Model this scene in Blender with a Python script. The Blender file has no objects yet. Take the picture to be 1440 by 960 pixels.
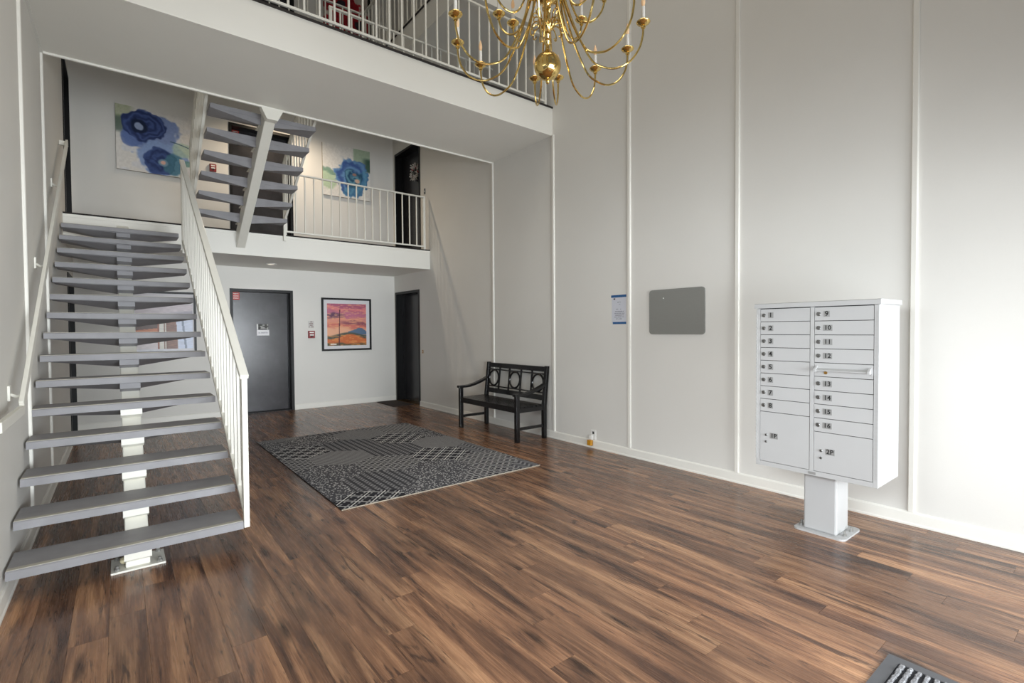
import bpy, math, random
import numpy as np
from mathutils import Matrix, Vector
random.seed(7)
sc = bpy.context.scene
COL = sc.collection

# ------------------------------------------------------------------ camera
YAW, PITCH, ROLL, FPX, CAMH = 38.0933, -1.3178, -0.3945, 704.8982, 1.41
def cam_axes():
    a, b, c = (math.radians(v) for v in (YAW, PITCH, ROLL))
    fw = Vector((math.sin(a)*math.cos(b), math.cos(a)*math.cos(b), math.sin(b)))
    rt = Vector((math.cos(a), -math.sin(a), 0)); up = rt.cross(fw)
    return rt*math.cos(c)+up*math.sin(c), -rt*math.sin(c)+up*math.cos(c), fw
rt, up, fw = cam_axes()
cd = bpy.data.cameras.new('camera'); cam = bpy.data.objects.new('camera', cd); COL.objects.link(cam)
m = Matrix((rt, up, -fw)).transposed().to_4x4(); m.translation = (0, 0, CAMH)
cam.matrix_world = m
cd.sensor_fit = 'HORIZONTAL'; cd.sensor_width = 36; cd.lens = FPX/1440*36; cd.clip_start = .05
sc.camera = cam

# ------------------------------------------------------------------ world, daylight, exposure
w = bpy.data.worlds.new('sky'); sc.world = w; w.use_nodes = True
w.node_tree.nodes['Background'].inputs[0].default_value = (.80, .88, 1.0, 1)
w.node_tree.nodes['Background'].inputs[1].default_value = .25
def area(name, loc, rot, sx, sy, power, col, spread=180):
    l = bpy.data.lights.new(name, 'AREA'); l.shape = 'RECTANGLE'; l.size = sx; l.size_y = sy
    l.energy = power; l.color = col; l.spread = math.radians(spread)
    o = bpy.data.objects.new(name, l); COL.objects.link(o); o.location = loc; o.rotation_euler = rot
    return o
# daylight entering through the entrance glazing behind the camera, plus two added fill lamps
area('street_through_entrance', (1.6, -3.6, 1.35), (math.radians(91), 0, 0), 4.4, 1.9, 146, (.90, .955, 1.0), 70)
area('doorway_daylight', (2.05, -1.15, .8), (math.radians(75), 0, 0), 4.2, 1.2, 140, (.90, .955, 1.0))
sl_ = area('added_side_fill', (-1.15, .9, 2.3), (0, 0, 0), 2.6, 1.0, 47, (.90, .955, 1.0), 75)  # added fill lamp aimed at the low right wall
sl_.rotation_euler = (Vector((4.43, 2.3, .45))-sl_.location).to_track_quat('-Z', 'Y').to_euler()
area('added_overhead_fill', (2.0, 2.2, 8.72), (0, 0, 0), 3.0, 3.0, 94, (1.0, .925, .80))  # added warm overhead fill for the upper walls
sc.view_settings.view_transform = 'Standard'; sc.view_settings.look = 'None'
sc.view_settings.exposure = 0.0; sc.view_settings.gamma = 1; sc.view_settings.use_curve_mapping = False

# ------------------------------------------------------------------ main measures (metres)
XR, XL, YB, YF = 4.43, -.50, 9.52, -.95
YM, YN, Y2 = 4.78, 6.09, 8.03           # mid landing front / back edge, balcony edge
ZMB, ZMT = 3.90, 4.26                    # mid landing underside / top
Z2B, Z2T = 2.51, 2.857                   # first balcony
Z3B, Z3T = 5.32, 5.66                    # upper balcony and walkway
ZC = 8.5
AXC = 2.118

# ------------------------------------------------------------------ materials
def lin(c):
    out = []
    for v in c:
        v = v/255.0
        out.append(v/12.92 if v <= .04045 else ((v+.055)/1.055)**2.4)
    return (*out, 1.0)
class NT:
    def __init__(s, name):
        s.m = bpy.data.materials.new(name); s.m.use_nodes = True; s.t = s.m.node_tree
        s.b = s.t.nodes['Principled BSDF']
    def n(s, typ, **kw):
        x = s.t.nodes.new(typ)
        for k, v in kw.items(): setattr(x, k, v)
        return x
    def put(s, sock, v):
        if hasattr(v, 'is_output'): s.t.links.new(v, sock)
        else: sock.default_value = v
    def math(s, op, a, b=0.0, c=0.0):
        x = s.n('ShaderNodeMath', operation=op); s.put(x.inputs[0], a); s.put(x.inputs[1], b)
        if len(x.inputs) > 2: s.put(x.inputs[2], c)
        return x.outputs[0]
    def vmath(s, op, a, b):
        x = s.n('ShaderNodeVectorMath', operation=op); s.put(x.inputs[0], a); s.put(x.inputs[1], b)
        return x.outputs[0]
    def noise(s, vec, scale=1, detail=4, rough=.55, dist=0):
        x = s.n('ShaderNodeTexNoise'); s.put(x.inputs['Vector'], vec)
        x.inputs['Scale'].default_value = scale; x.inputs['Detail'].default_value = detail
        x.inputs['Roughness'].default_value = rough; x.inputs['Distortion'].default_value = dist
        return x.outputs[0]
    def ramp(s, fac, stops):
        x = s.n('ShaderNodeValToRGB'); s.put(x.inputs[0], fac); e = x.color_ramp.elements
        while len(e) < len(stops): e.new(.5)
        for el, (p, c) in zip(e, stops): el.position = p; el.color = c
        return x.outputs[0]
    def mix(s, fac, a, b, mode='MIX'):
        x = s.n('ShaderNodeMix', data_type='RGBA', blend_type=mode)
        s.put(x.inputs[0], fac); s.put(x.inputs[6], a); s.put(x.inputs[7], b)
        return x.outputs[2]
    def pos(s): return s.n('ShaderNodeNewGeometry').outputs['Position']
    def obj(s): return s.n('ShaderNodeTexCoord').outputs['Object']
    def bump(s, h, strength=.2, dist=.01):
        x = s.n('ShaderNodeBump'); x.inputs['Strength'].default_value = strength
        x.inputs['Distance'].default_value = dist; s.put(x.inputs['Height'], h)
        s.t.links.new(x.outputs[0], s.b.inputs['Normal'])
def plain(name, rgb, rough=.5, metal=0, var=.06, scale=12, bump=0, bscale=120, spec=.5, emit=None, es=0):
    t = NT(name); c = lin(rgb)
    f = t.noise(t.pos(), scale, 3)
    lo = tuple(max(0, v*(1-var)) for v in c[:3])+(1,); hi = tuple(min(1, v*(1+var)) for v in c[:3])+(1,)
    t.put(t.b.inputs['Base Color'], t.ramp(f, [(.3, lo), (.7, hi)]))
    t.b.inputs['Roughness'].default_value = rough; t.b.inputs['Metallic'].default_value = metal
    t.b.inputs['Specular IOR Level'].default_value = spec
    if bump: t.bump(t.noise(t.pos(), bscale, 3), bump, .004)
    if emit: t.b.inputs['Emission Color'].default_value = lin(emit); t.b.inputs['Emission Strength'].default_value = es
    return t.m
def wood_floor():
    t = NT('walnut_plank'); p = t.pos()
    rnd = t.n('ShaderNodeObjectInfo').outputs['Random']
    off = t.n('ShaderNodeCombineXYZ'); t.put(off.inputs[0], t.math('MULTIPLY', rnd, 91.7)); t.put(off.inputs[1], t.math('MULTIPLY', rnd, 57.3))
    q = t.vmath('ADD', p, off.outputs[0])
    n1 = t.noise(t.vmath('MULTIPLY', q, (9, .75, 1)), 1, 5, .58, 1.0)
    n2 = t.noise(t.vmath('MULTIPLY', q, (110, 3.0, 1)), 1, 4, .6, .4)
    n3 = t.noise(t.vmath('MULTIPLY', q, (15, 1.5, 1)), 1.1, 6, .68, 2.6)
    base = t.ramp(n1, [(.30, lin((72, 52, 44))), (.42, lin((112, 82, 64))), (.53, lin((142, 105, 80))), (.68, lin((184, 142, 108)))])
    fine = t.ramp(n2, [(.30, (.72, .71, .70, 1)), (.62, (1.05, 1.05, 1.04, 1))])
    c = t.mix(1.0, base, fine, 'MULTIPLY')
    dark = t.ramp(n3, [(.555, (0, 0, 0, 1)), (.645, (1, 1, 1, 1))])
    c = t.mix(t.math('MULTIPLY', dark, .78), c, lin((60, 46, 41)))
    vor = t.n('ShaderNodeTexVoronoi'); t.put(vor.inputs['Vector'], t.vmath('MULTIPLY', q, (6.0, 1.25, 1))); vor.inputs['Scale'].default_value = 1
    kn = t.ramp(t.math('ADD', vor.outputs['Distance'], t.math('MULTIPLY', n3, .35)), [(.23, (1, 1, 1, 1)), (.36, (0, 0, 0, 1))])
    c = t.mix(t.math('MULTIPLY', kn, .88), c, lin((44, 31, 27)))
    tone = t.ramp(rnd, [(0, (.70, .69, .70, 1)), (.5, (.92, .905, .895, 1)), (1, (1.10, 1.06, 1.03, 1))])
    c = t.mix(1.0, c, tone, 'MULTIPLY')
    t.put(t.b.inputs['Base Color'], c)
    t.put(t.b.inputs['Roughness'], t.math('MULTIPLY_ADD', n2, .14, .20))
    t.bump(n2, .10, .002)
    return t.m
def attr_mat(name, rough=.6, spec=.3):
    t = NT(name); a = t.n('ShaderNodeAttribute'); a.attribute_name = 'paint'
    t.put(t.b.inputs['Base Color'], a.outputs['Color']); t.b.inputs['Roughness'].default_value = rough
    t.b.inputs['Specular IOR Level'].default_value = spec
    return t.m
def glass_mat():
    t = NT('clear_glass'); t.t.nodes.remove(t.b)
    tr = t.n('ShaderNodeBsdfTransparent'); gl = t.n('ShaderNodeBsdfGlossy'); gl.inputs['Roughness'].default_value = .02
    mx = t.n('ShaderNodeMixShader'); mx.inputs[0].default_value = .06
    t.t.links.new(tr.outputs[0], mx.inputs[1]); t.t.links.new(gl.outputs[0], mx.inputs[2])
    t.t.links.new(mx.outputs[0], t.t.nodes['Material Output'].inputs[0])
    return t.m
M = dict(
    wall=plain('painted_wall', (222, 220, 214), .62, var=.015, scale=1.5, bump=.12, bscale=90),
    ceil=plain('ceiling_paint', (222, 220, 214), .75, var=.01, scale=1.5),
    trim=plain('white_trim', (232, 230, 222), .45, var=.015, scale=4),
    fascia=plain('fascia_paint', (228, 226, 218), .5, var=.012, scale=2),
    steel=plain('cream_painted_steel', (228, 226, 216), .38, var=.02, scale=6),
    tread=plain('grey_tread_paint', (140, 139, 142), .55, var=.10, scale=7, bump=.15, bscale=160),
    nose=plain('nosing_strip', (176, 172, 160), .55, var=.08, scale=20),
    carpet=plain('dark_floor_covering', (42, 38, 36), .9, var=.2, scale=40),
    black=plain('black_door_frame', (13, 13, 14), .42, var=.15, scale=9, spec=.3),
    leaf=plain('dark_door_leaf', (44, 43, 46), .24, var=.35, scale=5, bump=.10, bscale=14),
    bench=plain('black_lacquered_wood', (15, 14, 15), .24, var=.12, scale=15),
    brass=plain('polished_brass', (226, 196, 124), .12, 1.0, var=.06, scale=10),
    brassd=plain('dull_brass', (170, 130, 70), .3, 1.0, var=.1),
    candle=plain('candle_sleeve', (236, 232, 224), .5, var=.01),
    bulb=plain('flame_bulb', (240, 205, 165), .15, var=.02, emit=(255, 190, 120), es=.12),
    box=plain('mailbox_paint', (180, 180, 179), .42, var=.015, scale=5),
    plate=plain('number_plate_metal', (150, 150, 148), .4, .3, var=.05),
    ink=plain('black_ink', (20, 20, 20), .6, var=.05),
    lock=plain('lock_metal', (120, 120, 118), .3, .9, var=.1),
    zinc=plain('bolt_zinc', (175, 175, 172), .35, .8, var=.1),
    gap=plain('dark_gap', (45, 45, 45), .8, var=.1),
    white=plain('white_plastic', (235, 234, 230), .4, var=.01),
    amber=plain('amber_liquid', (196, 138, 40), .25, var=.15, scale=60),
    red=plain('red_enamel', (140, 38, 38), .4, var=.06),
    paper=plain('paper', (225, 226, 230), .8, var=.02),
    tape=plain('blue_tape', (38, 88, 140), .7, var=.06, scale=40),
    felt=plain('grey_felt', (134, 134, 129), .95, var=.25, scale=210, bump=.4, bscale=300),
    rubber=plain('grey_rubber', (88, 88, 90), .8, var=.08),
    ribd=plain('dark_mat_groove', (30, 31, 36), .95, var=.3, scale=200),
    ribl=plain('grey_mat_rib', (128, 128, 130), .95, var=.55, scale=150, bump=.6, bscale=250),
    coir=plain('brown_mat', (58, 46, 40), .95, var=.3, scale=200),
    mount=plain('picture_mount', (222, 220, 222), .8, var=.01),
    canvas=plain('canvas_edge', (150, 140, 125), .8, var=.05),
    pine=plain('wreath_green', (48, 62, 46), .8, var=.3, scale=80),
    berry=plain('wreath_red', (150, 28, 34), .5, var=.2, scale=60),
    ribbon=plain('wreath_white', (220, 214, 208), .7, var=.08, scale=60),
    lens=plain('lamp_lens', (245, 240, 225), .4, var=.01, emit=(255, 238, 210), es=1.0),
    pinkc=plain('cream_plate', (214, 205, 170), .6, var=.05),
    art=attr_mat('painted_canvas', .75, .2), print=attr_mat('glazed_picture', .38, .4), sign=attr_mat('printed_sign', .5, .3),
    glass=glass_mat(), wood=wood_floor(),
    alu=plain('dark_window_frame', (60, 58, 56), .4, .3, var=.05),
)

# ------------------------------------------------------------------ mesh helpers
WPOS = {}
class MB:
    def __init__(s): s.v = []; s.f = []; s.mi = []
    def add(s, vs, fs, mi=0):
        o = len(s.v); s.v += [tuple(v) for v in vs]; s.f += [tuple(o+i for i in f) for f in fs]; s.mi += [mi]*len(fs)
        return s
    def box(s, x0, x1, y0, y1, z0, z1, mi=0):
        if x0 > x1: x0, x1 = x1, x0
        if y0 > y1: y0, y1 = y1, y0
        if z0 > z1: z0, z1 = z1, z0
        return s.add([(x0,y0,z0),(x1,y0,z0),(x1,y1,z0),(x0,y1,z0),(x0,y0,z1),(x1,y0,z1),(x1,y1,z1),(x0,y1,z1)],
                     [(0,3,2,1),(4,5,6,7),(0,1,5,4),(1,2,6,5),(2,3,7,6),(3,0,4,7)], mi)
    def bar(s, a, b, w, h, upv=(0,0,1), mi=0):
        a, b = Vector(a), Vector(b); d = (b-a).normalized(); u = Vector(upv)
        if abs(d.dot(u)) > .999: u = Vector((0,1,0))
        r = d.cross(u).normalized(); u = r.cross(d)
        vs = [p + r*(sx*w/2) + u*(sz*h/2) for p in (a, b) for sx, sz in ((-1,-1),(1,-1),(1,1),(-1,1))]
        return s.add(vs, [(0,1,2,3),(7,6,5,4),(0,4,5,1),(1,5,6,2),(2,6,7,3),(3,7,4,0)], mi)
    def prism(s, poly, axis, a, b, mi=0):
        n = len(poly)
        def mk(p, t): return {'X': (t, p[0], p[1]), 'Y': (p[0], t, p[1]), 'Z': (p[0], p[1], t)}[axis]
        vs = [mk(p, a) for p in poly]+[mk(p, b) for p in poly]
        return s.add(vs, [tuple(range(n)), tuple(range(2*n-1, n-1, -1))]+[(i, i+n, (i+1) % n+n, (i+1) % n) for i in range(n)], mi)
    def tube(s, pts, r, n=8, closed=False, cap=True, mi=0):
        pts = [Vector(p) for p in pts]; N = len(pts); rs = r if isinstance(r, (list, tuple)) else [r]*N
        nrm = None; vs = []
        for i, p in enumerate(pts):
            if closed: d = (pts[(i+1) % N]-pts[i-1]).normalized()
            else: d = (pts[min(i+1, N-1)]-pts[max(i-1, 0)]).normalized()
            if nrm is None:
                nrm = d.orthogonal().normalized()
            nrm = (nrm-d*nrm.dot(d)).normalized(); bn = d.cross(nrm)
            for k in range(n):
                a = 2*math.pi*k/n; vs.append(p+(nrm*math.cos(a)+bn*math.sin(a))*rs[i])
        fs = []
        for i in range(N if closed else N-1):
            j = (i+1) % N
            for k in range(n): fs.append((i*n+k, i*n+(k+1) % n, j*n+(k+1) % n, j*n+k))
        if cap and not closed: fs += [tuple(range(n-1, -1, -1)), tuple((N-1)*n+k for k in range(n))]
        return s.add(vs, fs, mi)
    def lathe(s, prof, c, n=20, mi=0):
        vs = []
        for r, z in prof:
            for k in range(n):
                a = 2*math.pi*k/n; vs.append((c[0]+r*math.cos(a), c[1]+r*math.sin(a), c[2]+z))
        fs = [(i*n+k, i*n+(k+1) % n, (i+1)*n+(k+1) % n, (i+1)*n+k) for i in range(len(prof)-1) for k in range(n)]
        fs += [tuple(range(n-1, -1, -1)), tuple((len(prof)-1)*n+k for k in range(n))]
        return s.add(vs, fs, mi)
    def ball(s, c, r, n=16, sz=1.0, mi=0):
        prof = [(max(1e-4, r*math.sin(math.pi*i/(n//2+2))), -r*sz*math.cos(math.pi*i/(n//2+2))) for i in range(n//2+3)]
        return s.lathe(prof, c, n, mi)
    def mesh(s, name, mats, smooth=False, origin=None):
        v = np.array(s.v, float); c = origin
        if c is None: c = np.array([(v[:,0].min()+v[:,0].max())/2, (v[:,1].min()+v[:,1].max())/2, v[:,2].min()])
        me = bpy.data.meshes.new(name); me.from_pydata((v-np.array(c)).tolist(), [], s.f)
        for mt in (mats if isinstance(mats, (list, tuple)) else [mats]): me.materials.append(M[mt])
        if any(s.mi):
            me.polygons.foreach_set('material_index', s.mi)
        if smooth:
            me.polygons.foreach_set('use_smooth', [True]*len(s.f))
            me.set_sharp_from_angle(angle=math.radians(40))
        me.update()
        return me, Vector(c)
    def build(s, name, mats, parent=None, smooth=False, bevel=0):
        me, c = s.mesh(name, mats, smooth)
        o = place(name, me, c, parent)
        if bevel:
            md = o.modifiers.new('bevel', 'BEVEL'); md.width = bevel; md.segments = 2; md.limit_method = 'ANGLE'
        return o
def place(name, me, loc, parent=None):
    o = bpy.data.objects.new(name, me); COL.objects.link(o); o.location = loc; WPOS[o.name] = Vector(loc)
    if parent is not None:
        o.parent = parent; o.matrix_parent_inverse = Matrix.Translation(-WPOS[parent.name])
    return o
def tag(o, label, cat, group=None):
    o['label'] = label; o['category'] = cat
    if group: o['group'] = group
    return o
def thing(name, label, cat, loc, group=None):
    return tag(place(name, None, Vector(loc)), label, cat, group)
def struct(o, label=None):
    o['kind'] = 'structure'
    if label: o['label'] = label
    return o
def B(name, mat, x0, x1, y0, y1, z0, z1, parent=None, bevel=0):
    return MB().box(x0, x1, y0, y1, z0, z1).build(name, mat, parent, bevel=bevel)

def text_mesh(txt, size, mat, extrude=.0006):
    cu = bpy.data.curves.new('number', 'FONT'); cu.body = txt; cu.size = size; cu.extrude = extrude
    cu.align_x = 'CENTER'; cu.align_y = 'CENTER'; cu.resolution_u = 2; cu.offset = size*.018
    o = bpy.data.objects.new('number_curve', cu); COL.objects.link(o)
    dg = bpy.context.evaluated_depsgraph_get()
    me = bpy.data.meshes.new_from_object(o.evaluated_get(dg)); me.materials.clear(); me.materials.append(M[mat])
    bpy.data.objects.remove(o); bpy.data.curves.remove(cu)
    return me

# painted panels: a grid mesh whose colour attribute is computed procedurally
_rs = np.random.RandomState(3)
def vnoise(u, v, f, seed=0):
    g = np.random.RandomState(seed).rand(64, 64)
    x = (u*f) % 63; y = (v*f) % 63
    i = np.floor(x).astype(int); j = np.floor(y).astype(int); a = x-i; b = y-j
    a = a*a*(3-2*a); b = b*b*(3-2*b); i2 = (i+1) % 64; j2 = (j+1) % 64
    return (g[i, j]*(1-a)+g[i2, j]*a)*(1-b)+(g[i, j2]*(1-a)+g[i2, j2]*a)*b
def panel(name, mat, fn, o, uvec, vvec, w, h, nx, ny, parent=None):
    """o: top-left corner as seen; uvec to the right, vvec downwards"""
    o, uvec, vvec = Vector(o), Vector(uvec), Vector(vvec)
    U, T = np.meshgrid((np.arange(nx)+.5)/nx, (np.arange(ny)+.5)/ny)
    colr = np.clip(fn(U, T), 0, 255)/255.0
    colr = np.where(colr <= .04045, colr/12.92, ((colr+.055)/1.055)**2.4)
    vs = [tuple(o+uvec*(w*i/nx)+vvec*(h*j/ny)) for j in range(ny+1) for i in range(nx+1)]
    fs = [(j*(nx+1)+i, (j+1)*(nx+1)+i, (j+1)*(nx+1)+i+1, j*(nx+1)+i+1) for j in range(ny) for i in range(nx)]
    b = MB(); b.add(vs, fs)
    ob = b.build(name, mat, parent)
    at = ob.data.color_attributes.new('paint', 'FLOAT_COLOR', 'CORNER')
    full = np.ones((ny*nx, 4, 4)); full[:, :, :3] = colr.reshape(-1, 1, 3)
    at.data.foreach_set('color', full.ravel())
    return ob
def mixc(c, m, col):
    m = np.clip(m, 0, 1)[..., None]; return c*(1-m)+np.array(col, float)*m
def sstep(a, b, x):
    t = np.clip((x-a)/(b-a), 0, 1); return t*t*(3-2*t)

# ================================================================== STRUCTURE
def wall_with_openings(name, axis, c0, c1, u0, u1, z0, z1, openings, mat='wall', label=None):
    us = sorted({u0, u1, *[o[0] for o in openings], *[o[1] for o in openings]})
    zs = sorted({z0, z1, *[o[2] for o in openings], *[o[3] for o in openings]})
    b = MB()
    for i in range(len(us)-1):
        for j in range(len(zs)-1):
            um, zm = (us[i]+us[i+1])/2, (zs[j]+zs[j+1])/2
            if any(o[0] < um < o[1] and o[2] < zm < o[3] for o in openings): continue
            if axis == 'X': b.box(c0, c1, us[i], us[i+1], zs[j], zs[j+1])
            else: b.box(us[i], us[i+1], c0, c1, zs[j], zs[j+1])
    return struct(b.build(name, mat), label)

RD1 = (8.44, 9.46, 0, 2.18); RD2 = (8.36, 9.42, Z2T, 4.93)
LD1 = (8.44, 9.46, 0, 2.18); LD2 = (8.44, 9.46, Z2T, 5.0)
BD1 = (1.47, 2.47, 0, 2.14); BD2 = (1.50, 2.50, Z2T, 4.90); BD3 = (1.55, 2.57, Z3T, 7.70)
WL = (-.15, 4.25, .0, 2.35); WU = (-.1, 4.05, 3.2, 7.4); WS = (-.5, 2.2, .35, 2.4)
wall_with_openings('wall_right', 'X', XR, XR+.25, YF-.2, YB+.25, -.05, ZC, [RD1, RD2])
wall_with_openings('wall_left', 'X', XL-.25, XL, YF-.2, YB+.25, -.05, ZC, [LD1, LD2, WS])
wall_with_openings('wall_back', 'Y', YB, YB+.25, XL, XR, -.05, ZC, [BD1, BD2, BD3])
wall_with_openings('wall_front', 'Y', YF-.15, YF, XL, XR, -.05, ZC, [WL, WU])
cb = MB()
for bx_ in ((XL-.25, .45, YF-.2, YB+.25), (3.55, XR+.25, YF-.2, YB+.25), (.45, 3.55, YF-.2, .65), (.45, 3.55, 3.75, YB+.25)): cb.box(*bx_, ZC, ZC+.2)
struct(cb.build('ceiling', 'ceil'))
sky = struct(MB().box(.45, 3.55, .65, .71, ZC+.1, ZC+.16).box(.45, 3.55, 3.69, 3.75, ZC+.1, ZC+.16).box(.45, .51, .71, 3.69, ZC+.1, ZC+.16).box(3.49, 3.55, .71, 3.69, ZC+.1, ZC+.16).build('window_3', 'trim'), 'added square skylight, out of view, in the high ceiling')  # unseen skylight, added to let the overhead fill in
for i_ in range(2):
    for j_ in range(2): B('pane', 'glass', .51+1.49*i_, .51+1.49*(i_+1), .71+1.49*j_, .71+1.49*(j_+1), ZC+.125, ZC+.131, sky)
B('chandelier_beam', 'trim', AXC-.05, AXC+.05, .71, 3.69, ZC+.02, ZC+.1, sky)

# floor: slab with individually laid planks
fl = struct(B('floor', 'ribd', XL, XR, YF-.15, YB+.25, -.06, -.0135))
PW, PL = .145, 1.38
pm, _ = MB().prism([(-PW/2+.0003, -.0135), (PW/2-.0003, -.0135), (PW/2-.0003, -.0006), (PW/2-.0010, 0), (-PW/2+.0010, 0), (-PW/2+.0003, -.0006)],
                   'Y', -PL/2+.0005, PL/2-.0005).mesh('plank', 'wood', origin=(0, 0, 0))
rest = MB()
nrow = int(math.ceil((XR-XL)/PW))
cuts = {}
for r in range(nrow):
    x0 = XL+r*PW; x1 = min(x0+PW, XR)
    y = -.35-((r*.487+.31*(r % 3)) % 1.0)*PL
    while y < YB+.2:
        y1 = min(y+PL, YB+.2)
        if y1-y > .02:
            full = (y1-y > PL-.01) and (x1-x0 > PW-.001)
            if y1 < .25 and y1 < .6*0+.25: rest.box(x0+.0007, x1-.0007, max(y, YF-.15), y1-.0016, -.0135, 0)
            else:
                o = place('plank', pm, Vector(((x0+x1)/2, (y+y1)/2, 0)), fl)
                if not full: o.scale = ((x1-x0)/PW, (y1-y)/PL, 1)
        y += PL
    ys = -.35-((r*.487+.31*(r % 3)) % 1.0)*PL
    if ys > YF-.15: rest.box(x0+.0007, x1-.0007, YF-.15, ys-.0016, -.0135, 0)
ro = rest.build('plank_field', 'wood', fl); ro['kind'] = 'stuff'

# baseboards
BH, BT = .095, .014
def baseboard(name, segs):
    b = MB()
    for axis, c, d, a0, a1 in segs:
        prof = [(c, 0), (c+d*BT*1.6, 0), (c+d*BT*1.6, .012), (c+d*BT*1.25, .02), (c+d*BT, BH-.012), (c+d*BT*.5, BH), (c, BH)]
        if axis == 'X':
            b.prism([(p, z) for p, z in prof], 'Y', a0, a1)
        else:
            b.prism([(p, z) for p, z in prof], 'X', a0, a1)
    return struct(b.build(name, 'trim'))
baseboard('baseboard_right', [('X', XR, -1, YF, RD1[0]-.002)])
baseboard('baseboard_left', [('X', XL, 1, YF, LD1[0]-.002)])
baseboard('baseboard_back', [('Y', YB, -1, XL, BD1[0]-.002), ('Y', YB, -1, BD1[1]+.002, XR)])

# vertical battens on both side walls
k = 0
for y, z1, side in [(1.04, ZC, 'R'), (2.325, ZC, 'R'), (3.547, ZC, 'R'), (4.765, ZMB, 'R'), (6.09, ZMB, 'R'),
                    (-.2, ZC, 'R'), (4.765, ZC, 'L'), (6.09, ZMB, 'L')]:
    k += 1; hw = .019
    x = XR if side == 'R' else XL; d = -1 if side == 'R' else 1
    b = MB().prism([(x, y-hw), (x+d*.014, y-hw), (x+d*.018, y-hw+.005), (x+d*.018, y+hw-.005), (x+d*.014, y+hw), (x, y+hw)], 'Z', BH, z1)
    struct(b.build('trim_%d' % k, 'trim'))

# landings / balconies
def landing(x0, x1, y0, y1, zb, zt, label, open_sides=('-Y',)):
    s = struct(B('landing', 'fascia', x0, x1, y0, y1, zb, zt-.02), label)
    B('floor_covering', 'carpet', x0, x1+(0), y0-(.012 if '-Y' in open_sides else 0), y1, zt-.02, zt, s)
    return s
l2 = landing(XL, XR, Y2, YB, Z2B, Z2T, 'white balcony slab above the ground floor doors')
B('edge_trim', 'trim', XL, XR, Y2-.010, Y2, Z2T-.055, Z2T-.02, l2)
lm = landing(XL, XR, YM, YN, ZMB, ZMT, 'wide white half landing slab under the brass chandelier')
B('edge_trim', 'trim', XL+.02, XR-.02, YM-.004, YM+.016, ZMB-.006, ZMB+.006, lm)
B('edge_trim', 'trim', XL+.02, XR-.02, YN-.015, YN+.006, ZMB-.018, ZMB+.012, lm)
B('edge_trim', 'trim', XL+.02, XR-.02, YN, YN+.012, ZMB+.02, ZMT-.03, lm)
B('cornice', 'wall', XL, XL+.018, YM, YN, ZMB-.018, ZMB, lm)
l3 = landing(XL, XR, Y2, YB, Z3B, Z3T, 'white upper balcony slab in front of the red painting')
wk = struct(B('landing', 'fascia', 3.225, XR, 4.95, Y2, Z3B, Z3T-.02), 'white upper walkway slab along the right wall')
B('floor_covering', 'carpet', 3.213, XR, 4.938, Y2, Z3T-.02, Z3T, wk)

# doors
def door(n, wall, op, style, d=.17):
    u0, u1, z0, z1 = op; ft = .045
    def bx(name, mat, a0, a1, e0, e1, c0, c1, parent=None, bevel=0):     # a along wall, e depth into wall, c height
        if wall == 'back': return B(name, mat, a0, a1, YB+e0, YB+e1, c0, c1, parent, bevel)
        if wall == 'right': return B(name, mat, XR+e0, XR+e1, a0, a1, c0, c1, parent, bevel)
        return B(name, mat, XL-e1, XL-e0, a0, a1, c0, c1, parent, bevel)
    lf = struct(bx('door_%d' % n, 'leaf', u0+ft, u1-ft, d, d+.045, z0+.008, z1-ft), None)
    bx('jamb', 'black', u0, u0+ft, -.012, .249, z0+.001, z1, lf); bx('jamb', 'black', u1-ft, u1, -.012, .249, z0+.001, z1, lf)
    bx('head', 'black', u0+ft, u1-ft, -.012, .249, z1-ft, z1, lf)
    bx('stop', 'black', u0+ft, u0+ft+.012, d-.035, d, z0+.001, z1-ft, lf); bx('stop', 'black', u1-ft-.012, u1-ft, d-.035, d, z0+.001, z1-ft, lf)
    bx('threshold', 'brassd' if style == 'sill' else 'black', u0+ft, u1-ft, .0, .249, z0+.0005, z0+.010, lf)
    return lf
def knob(wall, a, e, z, parent):
    b = MB(); prof = [(.026, 0), (.026, .006), (.011, .010), (.010, .030), (.022, .038), (.029, .050), (.026, .062), (.012, .070)]
    n = 14; vs = []
    for r, h in prof:
        for i in range(n):
            t = 2*math.pi*i/n; p, q = r*math.cos(t), r*math.sin(t)
            if wall == 'back': vs.append((a+p, YB+e-h, z+q))
            elif wall == 'right': vs.append((XR+e-h, a+p, z+q))
            else: vs.append((XL-e+h, a+p, z+q))
    b.add(vs, [(i*n+j, i*n+(j+1) % n, (i+1)*n+(j+1) % n, (i+1)*n+j) for i in range(len(prof)-1) for j in range(n)]+[tuple((len(prof)-1)*n+j for j in range(n))])
    return b.build('knob', 'brass', parent, smooth=True)
d1 = door(1, 'back', BD1, 'flat'); knob('back', BD1[0]+.135, .17, .93, d1)
d2 = door(2, 'back', BD2, 'flat'); knob('back', BD2[0]+.36, .17, Z2T+.93, d2)
d3 = door(3, 'back', BD3, 'flat'); knob('back', BD3[0]+.15, .17, Z3T+.93, d3)
d4 = door(4, 'right', RD1, 'sill'); d5 = door(5, 'right', RD2, 'flat'); knob('right', RD2[0]+.12, .17, Z2T+.93, d5)
MB().box(XR+.155, XR+.17, RD2[0]+.09, RD2[0]+.15, Z2T+.85, Z2T+1.08).build('escutcheon', 'brassd', d5)
d6 = door(6, 'left', LD1, 'flat'); knob('left', LD1[0]+.12, .17, .93, d6)
d7 = door(7, 'left', LD2, 'flat'); knob('left', LD2[0]+.12, .17, Z2T+.93, d7)
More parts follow.
